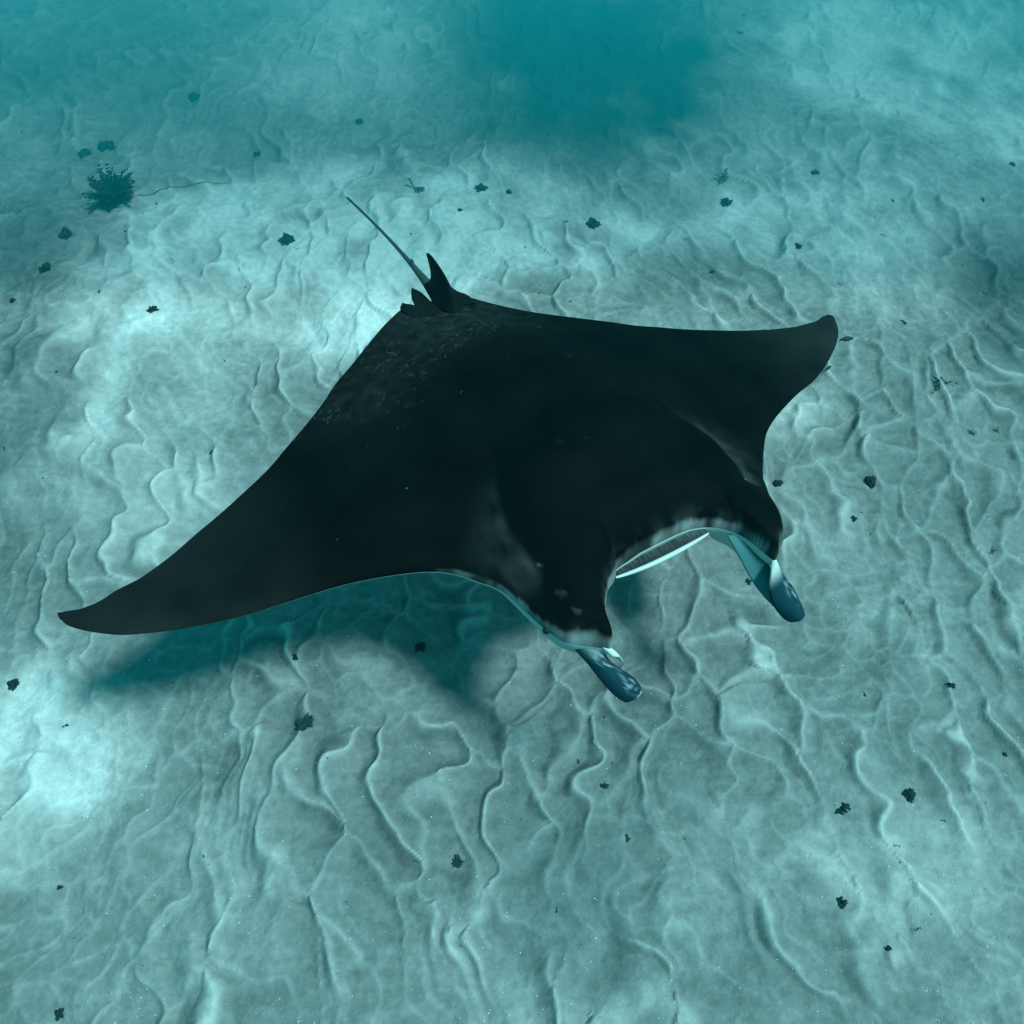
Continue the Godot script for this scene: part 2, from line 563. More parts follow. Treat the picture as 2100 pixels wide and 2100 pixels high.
		for i in 9:
			var t := i / 8.0
			var mid := Vector3(side * lerpf(0.10, 0.150, t), 0.010, lerpf(-0.70, -0.815, t))
			var ring := []
			for j in 10:
				var an := TAU * j / 10.0
				var wide := 0.045 * sqrt(maxf(0.0, 1.0 - t * t * t)) + 0.001
				ring.append(mid + Vector3(cos(an) * wide, sin(an) * 0.012, sin(an * 2.0) * 0.004))
			lobe.append(ring)
		sheet(st, lobe, [], true)
		part("fin_flap", done(st), dark, root)

	# --- mouth: dark ribbed band between the upper lip and the pale lower lip
	var upper := []
	var lower := []
	for i in 61:
		var t := i / 60.0
		var x := lerpf(-0.186, 0.222, t)
		var arch := sin(PI * clampf(t, 0.0, 1.0))
		upper.append(Vector3(x, bent(x) - 0.010, along(LEFT_FRONT if x < 0 else RIGHT_FRONT, absf(x)) - 0.012))
		lower.append(Vector3(x + 0.012 * arch, bent(x) - 0.016 - 0.030 * pow(arch, 0.8), lerpf(0.706, 0.712, t) + 0.002 * arch))
	st = begun()
	rows = []
	var tints := []
	for k in 7:
		var f := k / 6.0
		var ring := []
		var tint := []
		for i in 61:
			var rib := clampf(0.5 + 0.5 * sin(i * 2.2 + 1.6 * noise_b.get_noise_2d(i * 0.2, k * 0.1)) + 0.7 * noise_b.get_noise_2d(i * 0.35 + 4.0, k * 0.25), 0.0, 1.0)
			var p: Vector3 = upper[i].lerp(lower[i], f)
			p.z -= (0.030 + 0.012 * rib) * sin(PI * f) * sin(PI * clampf(i / 60.0, 0.02, 0.98))
			ring.append(p)
			var g := lerpf(0.010, 0.075, rib * sin(PI * f))
			tint.append(Color(g, g * 1.1, g * 1.1))
		rows.append(ring)
		tints.append(tint)
	sheet(st, rows, tints, false, true)
	part("gill_rakers", done(st), tinted("mouth_lining", 0.6), root)

	var pale := material("manta_white_skin", Color(0.62, 0.63, 0.60), 0.5, 0.35)
	st = begun()
	var lip_r := []
	for i in 61:
		lip_r.append(0.003 + 0.0058 * pow(sin(PI * i / 60.0), 0.6))
	tube(st, lower, lip_r, 12)
	rows = []
	for k in 6:
		var ring := []
		for i in 61:
			var p: Vector3 = lower[i]
			ring.append(p + Vector3(0, -0.010 - 0.055 * sin(k / 5.0 * PI * 0.5), -0.26 * k / 5.0 - 0.004))
		rows.append(ring)
	sheet(st, rows, [], false, true)
	part("lower_jaw", done(st), pale, root)
	# thin pale edge of the upper lip
	st = begun()
	var rim := []
	var rim_r := []
	for i in 61:
		var p: Vector3 = upper[i]
		rim.append(p + Vector3(0, 0.004, 0.012))
		rim_r.append(0.0022 + 0.0020 * sin(PI * i / 60.0))
	tube(st, rim, rim_r, 8)
	part("upper_lip", done(st), material("lip_skin", Color(0.30, 0.34, 0.33), 0.6, 0.3), root)

	# --- eyes on the outer sides of the head
	for side in [-1.0, 1.0]:
		var ball := SphereMesh.new()
		ball.radius = 0.012
		ball.height = 0.024
		ball.radial_segments = 20
		ball.rings = 12
		var eye := part("eye", ball, material("eye_skin", Color(0.006, 0.012, 0.016), 0.5, 0.3), root)
		eye.position = Vector3(side * 0.505, bent(side * 0.505) - 0.004, 0.765)

	build_head_fins(root)


# A curled flap through rows of [left point, right point, bulge]; thick, with its own tints.
func flap(rows_in: Array, tint: Callable, thick := 0.007) -> ArrayMesh:
	var n := 28
	var m := 16
	var top := []
	var low := []
	var tints := []
	var count := rows_in.size()
	var grid := []
	for i in n + 1:
		var f := float(i) / n * (count - 1)
		var k := mini(int(f), count - 2)
		var t := f - k
		var a: Array = rows_in[max(k - 1, 0)]
		var b: Array = rows_in[k]
		var c: Array = rows_in[k + 1]
		var d: Array = rows_in[min(k + 2, count - 1)]
		var l: Vector3 = b[0].cubic_interpolate(c[0], a[0], d[0], t)
		var r: Vector3 = b[1].cubic_interpolate(c[1], a[1], d[1], t)
		var g: float = lerpf(b[2], c[2], t)
		grid.append([l, r, g])
	for i in n + 1:
		var l: Vector3 = grid[i][0]
		var r: Vector3 = grid[i][1]
		var ax: Vector3 = (grid[min(i + 1, n)][0] + grid[min(i + 1, n)][1]) - (grid[max(i - 1, 0)][0] + grid[max(i - 1, 0)][1])
		var nor := (r - l).cross(ax).normalized()
		if nor.y < 0.0:
			nor = -nor
		var ring := []
		var tr := []
		for j in m + 1:
			var s := float(j) / m
			var bow: float = grid[i][2] * sin(PI * s)
			var edge := sqrt(maxf(0.0, sin(PI * s))) * sqrt(maxf(0.02, 1.0 - pow(float(i) / n, 8.0)))
			ring.append(l.lerp(r, s) + nor * (bow + thick * edge))
			tr.append((tint as Callable).call(float(i) / n, s))
		for j in range(m - 1, 0, -1):
			var s := float(j) / m
			var bow: float = grid[i][2] * sin(PI * s)
			var edge := sqrt(maxf(0.0, sin(PI * s)))
			ring.append(l.lerp(r, s) + nor * (bow - thick * edge))
			tr.append((tint as Callable).call(float(i) / n, s))
		top.append(ring)
		tints.append(tr)
	var st := begun()
	sheet(st, top, tints, true)
	return done(st)


func mottled(i: float, s: float, base: Color, light: Color, from: float, to: float) -> Color:
	var k := noise_e.get_noise_2d(i * 1.1 + 3.0, s * 0.8) * 1.6 + noise_e.get_noise_2d(i * 5.0, s * 3.0 + 8.0) * 1.3 + noise_b.get_noise_2d(i * 3.0, s * 2.0) * 0.5 - 0.2
	var zone := smoothstep(from, from + 0.15, i) * (1.0 - smoothstep(to - 0.25, to, i)) * smoothstep(0.35, 0.65, s) * (1.0 - smoothstep(0.85, 0.97, s))
	return base.lerp(light, clampf(k * 1.3, 0.0, 0.8) * zone)


func build_head_fins(root: Node3D) -> void:
	var m := tinted("head_fin_skin", 0.75, 0.15)
	var slate := Color(0.010, 0.046, 0.062)
	var light := Color(0.34, 0.40, 0.41)
	var white := Color(0.66, 0.67, 0.65)
	# left in the photograph
	var left := part("cephalic_fin", flap([
		[Vector3(-0.464, -0.004, 0.787), Vector3(-0.396, -0.000, 0.853), 0.004],
		[Vector3(-0.456, -0.019, 0.834), Vector3(-0.384, -0.010, 0.891), 0.008],
		[Vector3(-0.448, -0.034, 0.868), Vector3(-0.377, -0.030, 0.918), 0.014],
		[Vector3(-0.435, -0.054, 0.902), Vector3(-0.363, -0.056, 0.942), 0.018],
		[Vector3(-0.410, -0.105, 0.972), Vector3(-0.318, -0.097, 0.996), 0.022],
		[Vector3(-0.385, -0.145, 1.011), Vector3(-0.298, -0.137, 1.023), 0.02],
		[Vector3(-0.358, -0.171, 1.034), Vector3(-0.293, -0.164, 1.032), 0.01]],
		func(i, s):
			var c := mottled(i, s, slate, light, 0.22, 0.92)
			c = c.lerp(light, 0.6 * (1.0 - smoothstep(0.16, 0.46, i + 0.10 * noise_e.get_noise_2d(s * 2.0, i))) * smoothstep(0.15, 0.7, s))
			return c.lerp(white, smoothstep(0.88, 0.95, i + 0.03 * noise_e.get_noise_2d(s * 3.0, 1.0)) * smoothstep(0.45, 0.7, s))), m, root)
	# its rolled inner edge, with the highlight painted on as white
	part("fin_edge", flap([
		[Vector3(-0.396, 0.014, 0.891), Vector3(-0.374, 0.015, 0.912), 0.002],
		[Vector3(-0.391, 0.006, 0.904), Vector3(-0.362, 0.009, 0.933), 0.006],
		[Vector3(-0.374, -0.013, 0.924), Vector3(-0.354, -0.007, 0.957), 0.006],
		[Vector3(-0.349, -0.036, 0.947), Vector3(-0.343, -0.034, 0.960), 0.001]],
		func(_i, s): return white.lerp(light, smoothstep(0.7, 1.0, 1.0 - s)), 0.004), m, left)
	# right in the photograph: an inner blade that turns over into a spoon
	var inner := Color(0.075, 0.19, 0.20)  # shade on the white inner side painted in as teal
	var right := part("cephalic_fin", flap([
		[Vector3(0.278, -0.040, 0.747), Vector3(0.359, -0.040, 0.797), 0.0],
		[Vector3(0.277, -0.050, 0.777), Vector3(0.348, -0.047, 0.829), -0.004],
		[Vector3(0.281, -0.080, 0.828), Vector3(0.339, -0.056, 0.898), -0.008],
		[Vector3(0.283, -0.120, 0.904), Vector3(0.332, -0.075, 0.949), -0.01],
		[Vector3(0.296, -0.151, 0.961), Vector3(0.321, -0.114, 0.977), -0.006],
		[Vector3(0.313, -0.173, 1.007), Vector3(0.322, -0.169, 1.006), 0.0]],
		func(i, s): return inner.lerp(slate, smoothstep(0.35, 0.9, s) * 0.8 + 0.2 * i), 0.005), m, root)
	part("fin_tip", flap([
		[Vector3(0.336, -0.030, 0.912), Vector3(0.353, -0.035, 0.918), 0.002],
		[Vector3(0.296, -0.041, 0.950), Vector3(0.351, -0.057, 0.964), 0.014],
		[Vector3(0.267, -0.068, 0.985), Vector3(0.365, -0.083, 1.010), 0.026],
		[Vector3(0.268, -0.109, 1.031), Vector3(0.367, -0.114, 1.060), 0.026],
		[Vector3(0.294, -0.151, 1.069), Vector3(0.377, -0.150, 1.086), 0.022],
		[Vector3(0.318, -0.169, 1.088), Vector3(0.379, -0.170, 1.098), 0.01]],
		func(i, s):
			var c := mottled(i, s, slate, light, 0.15, 0.7)
			c = c.lerp(white, (1.0 - smoothstep(0.16, 0.42, i + 0.25 * s)))
			return c.lerp(white, smoothstep(0.89, 0.95, i) * smoothstep(0.45, 0.7, s))), m, right)


# The markings of the skin: black back with pale shoulder marks, scratches and painted sheen towards the tail, ragged white lip edges; white belly with dark borders.
func skin_texture() -> ImageTexture:
	var w := 1536
	var h := 1536
	var bytes := PackedByteArray()
	bytes.resize(w * h * 3)
	var back := PackedFloat32Array()
	back.resize(w * h / 2)
	var r := RandomNumberGenerator.new()
	r.seed = 19
	for y in h / 2:
		var v := 0.98 - (y + 0.5) / (h / 2) * 1.9
		for x in w:
			var u := (x + 0.5) / w * 3.6 - 1.8
			var a := absf(u)
			var g := 0.0020
			if a > 0.7:
				g += 0.019 * smoothstep(0.85, 1.6, a) * (0.65 + 0.5 * noise_f.get_noise_2d(u * 3.0, v * 3.0))
			if a > 0.2 and a < 0.9 and v > 0.02 and v < 0.75:
				# shoulder marks: a grey smear just outside the side of the head, sharp on the inner edge and fading outwards
				var d: float = a - along(LEFT_CREASE if u < 0 else RIGHT_CREASE, v)
				var wide := (0.11 if u < 0 else 0.065) * lerpf(0.35, 1.0, smoothstep(0.1, 0.5, v))
				var inside := smoothstep(0.10, 0.50, v) * (1.0 - smoothstep(0.60, 0.69, v))
				var grain := 0.65 + 0.8 * noise_e.get_noise_2d(u * 1.6, v * 0.8) + 0.4 * noise_f.get_noise_2d(u * 9.0, v * 9.0)
				if d > -0.02:
					g += (0.026 if u < 0.0 else 0.040) * inside * smoothstep(-0.02, 0.012, d) * exp(-pow(maxf(d, 0.0) / wide, 1.5)) * maxf(grain, 0.1)
			g += 0.0022 * noise_f.get_noise_2d(u * 4.0 + 3.0, v * 4.0)
			# grey sheen painted in near the tail, with wrinkles
			var rear := exp(-pow((u + 0.08) / 0.36, 2.0)) * smoothstep(-0.26, -0.6, v) + 0.6 * exp(-pow((u + 0.55) / 0.25, 2.0) - pow((v + 0.38) / 0.14, 2.0))
			g += 0.012 * rear * (1.0 + noise_e.get_noise_2d(u * 2.0, v * 2.0))
			# white scuffed edge of the mouth, lobes and wing roots
			if a < 0.95 and v > 0.3:
				var e := along(LEFT_FRONT if u < 0 else RIGHT_FRONT, a) - v
				if e < 0.09:
					var jag := noise_e.get_noise_2d(u * 2.6, v * 2.2)
					var jag2 := noise_e.get_noise_2d(u * 1.1 + 9.0, v * 1.0)
					var rim := 0.008 + 0.006 * jag if a < 0.33 else (0.016 + 0.012 * jag + 0.010 * jag2 if a < 0.53 else (0.010 * (1.0 - smoothstep(0.56, 0.74, a)) + 0.0015 * jag * (1.0 - smoothstep(0.6, 0.8, a)) - 0.004 * smoothstep(0.6, 0.8, a)))
					if u > 0.0 and a > 0.54:
						rim *= 0.4
					var veil := clampf(0.13 + 0.30 * jag2 + 0.14 * noise_f.get_noise_2d(u * 12.0, v * 12.0), 0.03, 0.42)
					if rim > 0.0:
						g = lerpf(g, veil, 1.0 - smoothstep(rim * 0.3, rim + 0.008, e))
					if a < 0.53:
						g += 0.022 * exp(-pow(e / 0.03, 2.0)) * clampf(0.3 + 2.0 * jag2 + 1.2 * jag, 0.0, 1.3)
			back[y * w + x] = g
	# scratches and wrinkles, their glints painted as pale strokes
	for i in 620:
		var u := r.randfn(-0.08, 0.22)
		var v := r.randfn(-0.56, 0.12)
		if i % 3 == 0:
			u = r.randfn(-0.55, 0.22)
			v = r.randfn(-0.36, 0.09)
		if i > 604:
			u = r.randf_range(-1.2, 1.2)
			v = r.randf_range(-0.3, 0.5)
		var dir := r.randfn(0.5 if u < 0 else -0.5, 0.5)
		var g := r.randf_range(0.006, 0.034) * (0.5 if i > 604 else 1.0)
		var steps := r.randi_range(2, 11)
		g *= clampf(0.55 + 2.2 * noise_f.get_noise_2d(u * 5.0, v * 5.0), 0.0, 1.4) * (1.0 if v < -0.45 else 0.8)
		for k in steps:
			var x := int((u + k * 0.0022 * cos(dir) + 1.8) / 3.6 * w)
			var y := int((0.98 - v + k * 0.0022 * sin(dir)) / 1.9 * (h / 2))
			dir += r.randfn(0.0, 0.05)
			if x > 1 and x < w - 2 and y > 1 and y < h / 2 - 2:
				back[y * w + x] += g
				back[y * w + x + 1] += g * 0.6
				back[(y + 1) * w + x] += g * 0.4
	# pale spots: on the head's left edge, and where the lobes begin
	for s in [[-0.421, 0.588, 0.010, 0.06], [-0.432, 0.720, 0.020, 0.022], [0.462, 0.618, 0.010, 0.10], [-0.43, 0.80, 0.016, 0.03], [-0.126, 0.258, 0.022, 0.004], [-0.042, 0.29, 0.010, 0.006], [-0.625, 0.094, 0.005, 0.08], [-0.916, 0.156, 0.006, 0.03]]:
		for dy in range(-14, 15):
			for dx in range(-14, 15):
				var px := int((s[0] + 1.8) / 3.6 * w) + dx
				var py := int((0.98 - s[1]) / 1.9 * (h / 2)) + dy
				var d: float = sqrt(pow(dx * 3.6 / w * 1.6 + dy * 0.0009, 2) + pow(dy * 1.9 / (h / 2), 2)) / s[2]
				d += 0.7 * noise_e.get_noise_2d(px * 0.02, py * 0.02)
				if py > 0 and py < h / 2:
					back[py * w + px] += s[3] * clampf(1.3 - d, 0.0, 1.0)
	for y in h:
		for x in w:
			var k := (y * w + x) * 3
			var c: Color
			if y < h / 2:
				var g := back[y * w + x]
				c = Color(g * 0.95, g, g * 0.97)
			else:
				var u := (x + 0.5) / w * 3.6 - 1.8
				var g := lerpf(0.52, 0.10, smoothstep(0.9, 1.6, absf(u) + 0.15 * noise_f.get_noise_2d(u * 2.0, y * 0.004)))
				c = Color(g, g, g * 0.97)
			c = c.linear_to_srgb()
			bytes[k] = clampi(int(c.r * 255.0 + 0.5), 0, 255)
			bytes[k + 1] = clampi(int(c.g * 255.0 + 0.5), 0, 255)
			bytes[k + 2] = clampi(int(c.b * 255.0 + 0.5), 0, 255)
	return ImageTexture.create_from_image(Image.create_from_data(w, h, false, Image.FORMAT_RGB8, bytes))


# Two small fish riding at the edge of the far wing.
func build_remoras() -> void:
	var m := material("small_fish_skin", Color(0.02, 0.03, 0.03), 0.6, 0.3)
	var where := [Vector3(1.642, -0.205, 0.088), Vector3(1.377, -0.165, 0.222)]
	var labels := ["small dark fish at the outer edge of the right wing, nearer its tip", "tiny dark fish at the right wing's front edge, further from the tip"]
	var basis := Basis.from_euler(MANTA_TURN)
	for i in 2:
		var root := Node3D.new()
		root.name = "small_fish" if i == 0 else "small_fish_001"
		add_child(root)
		root.position = MANTA_AT + basis * where[i]
		root.rotation = Vector3(0.1, 0.15 + 0.6 * i, 0.0)
		root.scale = Vector3.ONE * (1.0 if i == 0 else 0.6)
		tag(root, labels[i], "fish", "small fish riding with the manta ray")
		var st := begun()
		var path := []
		var radii := []
		for k in 13:
			var t := k / 12.0
			path.append(Vector3(-0.008 + 0.056 * t, 0.0, 0.0))
			radii.append(0.0105 * sqrt(maxf(0.0, sin(PI * pow(t, 0.8)))) + 0.0012)
		tube(st, path, radii, 10, 0.8)
		part("body", done(st), m, root)
		st = begun()
		tube(st, [Vector3(-0.004, 0, 0), Vector3(-0.014, 0.004, 0.001), Vector3(-0.022, 0.010, 0.001)], [0.003, 0.005, 0.001], 8, 0.3)
		tube(st, [Vector3(-0.004, 0, 0), Vector3(-0.014, -0.004, 0.001), Vector3(-0.022, -0.009, 0.001)], [0.003, 0.005, 0.001], 8, 0.3)
		part("tail_fin", done(st), m, root)


# ==================================================================== loose weed on the sand
func blade(st: SurfaceTool, from: Vector3, dir: Vector3, long: float, wide: float, curl: float, color: Color) -> void:
	var path := []
	var radii := []
	var d := dir.normalized()
	var p := from
	var side := d.cross(Vector3.UP + Vector3(0.1, 0, 0.05)).normalized()
	for i in 6:
		var t := i / 5.0
		path.append(p)
		radii.append(wide * (0.35 + 1.1 * sin(PI * minf(0.15 + t * 0.8, 1.0))) * (1.0 if i < 5 else 0.25))
		d = (d + side * curl * 0.3 + Vector3(0, -0.07, 0)).normalized()
		p += d * long / 5.0
	tube(st, path, radii, 6, 0.35, color)


func weed_mesh(kind: String, size: float, r: RandomNumberGenerator, color: Color) -> ArrayMesh:
	var st := begun()
	var half := size * 0.5
	match kind:
		"tuft":
			var n := r.randi_range(14, 20)
			var lean := r.randf() * TAU
			for i in n:
				var an := TAU * i / n + r.randf_range(-0.4, 0.4)
				var reach := r.randf_range(0.45, 0.85) + 0.35 * maxf(0.0, cos(an - lean))
				blade(st, Vector3(cos(an), 0, sin(an)) * half * 0.15, Vector3(cos(an), r.randf_range(0.1, 1.2), sin(an)), half * reach, half * r.randf_range(0.08, 0.17), r.randf_range(-0.9, 0.9), color * r.randf_range(0.7, 1.4))
			var core := []
			for i in 6:
				var la := lerpf(-0.3, 0.5 * PI, i / 5.0)
				var ring := []
				for j in 10:
					var lo := TAU * j / 10.0
					ring.append(Vector3(cos(lo) * cos(la), sin(la) * 0.8, sin(lo) * cos(la)) * half * r.randf_range(0.34, 0.46))
				core.append(ring)
			var core_tint := []
			for i in 6:
				var row := []
				row.resize(10)
				row.fill(color)
				core_tint.append(row)
			sheet(st, core, core_tint, true)
			for i in 8:
				var an := r.randf() * TAU
				blade(st, Vector3(cos(an), 0.25, sin(an)) * half * 0.15, Vector3(cos(an), r.randf_range(0.2, 0.9), sin(an)), half * r.randf_range(0.4, 0.6), half * 0.26, r.randf_range(-1.0, 1.0), color)
		"blob":
			var n := r.randi_range(2, 4)
			var off := r.randf() * 50.0
			var wide := r.randf_range(0.75, 1.0)
			var turn := r.randf() * TAU
			var rows := []
			var tints := []
			for i in 11:
				var la := lerpf(-0.35, 0.5 * PI, i / 10.0)
				var ring := []
				var tint := []
				for j in 18:
					var lo := TAU * j / 18.0
					var d := Vector3(cos(lo) * cos(la), sin(la), sin(lo) * cos(la))
					var g := 0.78 + 0.55 * noise_b.get_noise_3d(d.x * 0.55 + off, d.y * 0.55, d.z * 0.55) + 0.30 * noise_b.get_noise_3d(d.x * 1.5 + off, d.y * 1.5, d.z * 1.5)
					ring.append((d * Vector3(half, half * 0.75, half * wide) * g).rotated(Vector3.UP, turn))
					tint.append(color * (0.9 + 0.5 * noise_b.get_noise_3d(d.x * 2.0, d.y * 2.0 + off, d.z * 2.0)))
				rows.append(ring)
				tints.append(tint)
			sheet(st, rows, tints, true)
			for i in n:
				var an := TAU * i / n + r.randf_range(-0.5, 0.5)
				blade(st, Vector3(cos(an) * 0.5, 0.25, sin(an) * 0.5) * half, Vector3(cos(an), r.randf_range(0.1, 0.7), sin(an)), half * r.randf_range(0.4, 0.65), half * r.randf_range(0.14, 0.22), r.randf_range(-1.2, 1.2), color)
		"heap":
			# a few crumpled clumps that lie over one another, with ragged ends
			for c in r.randi_range(3, 5):
				var mid := Vector3(r.randf_range(-0.42, 0.42), r.randf_range(0.05, 0.25), r.randf_range(-0.42, 0.42)) * half
				var wide := half * r.randf_range(0.35, 0.62)
				var off := r.randf() * 90.0
				var rows := []
				var tints := []
				for i in 9:
					var la := lerpf(-0.5, 0.5 * PI, i / 8.0)
					var ring := []
					var tint := []
					for j in 16:
						var lo := TAU * j / 16.0
						var d := Vector3(cos(lo) * cos(la), sin(la) * 0.75, sin(lo) * cos(la))
						var g := 0.8 + 0.5 * noise_b.get_noise_3d(d.x * 0.7 + off, d.y * 0.7, d.z * 0.7) + 0.45 * noise_b.get_noise_3d(d.x * 1.9 + off, d.y * 1.9, d.z * 1.9)
						ring.append(mid + d * wide * g)
						tint.append(color * (0.9 + 0.6 * noise_b.get_noise_3d(d.x * 2.0, d.y * 2.0 + off, d.z * 2.0)))
					rows.append(ring)
					tints.append(tint)
				sheet(st, rows, tints, true)
				for i in r.randi_range(1, 3):
					var an := r.randf() * TAU
					blade(st, mid + Vector3(cos(an), 0.2, sin(an)) * wide * 0.5, Vector3(cos(an), r.randf_range(-0.1, 0.7), sin(an)), half * r.randf_range(0.3, 0.75), half * r.randf_range(0.07, 0.16), r.randf_range(-1.2, 1.2), color)
		"scrap":
			var an := r.randf() * TAU
			var n := r.randi_range(2, 4)
			for i in n:
				var a2 := an + (0.0 if i % 2 else PI) + r.randf_range(-0.6, 0.6)
				blade(st, Vector3(0, half * 0.08, 0), Vector3(cos(a2), r.randf_range(0.0, 0.35), sin(a2)), half * r.randf_range(0.6, 1.05), half * r.randf_range(0.14, 0.28), r.randf_range(-1.2, 1.2), color)
		"twig", "branch", "sprig":
			var stems := 1 if kind == "twig" else (2 if kind == "branch" else 5)
			for s: int in stems:
				var an: float = r.randf() * TAU if kind != "branch" else 0.75 + s * 0.5
				var d: Vector3 = Vector3(cos(an), (r.randf_range(0.0, 0.5) if kind == "sprig" else 0.05), sin(an))
				var p := -d * half * (0.9 if kind != "sprig" else 0.1)
				p.y = half * 0.05
				var path := []
				var radii := []
				var steps := 8
				for i in steps:
					path.append(p)
					radii.append(half * (0.075 if kind == "twig" else 0.055) * (1.1 - 0.8 * i / steps))
					d = (d + Vector3(r.randf_range(-0.5, 0.5), r.randf_range(-0.12, 0.12), r.randf_range(-0.5, 0.5))).normalized()
					p += d * half * (1.8 if kind != "sprig" else 1.0) / steps
					if i % 2 == 1:
						blade(st, p, d.rotated(Vector3.UP, r.randf_range(0.5, 1.2) * (1 if i % 4 == 1 else -1)), half * r.randf_range(0.2, 0.5), half * 0.06, r.randf_range(-1, 1), color)
				tube(st, path, radii, 6, 1.0, color)
	return done(st)


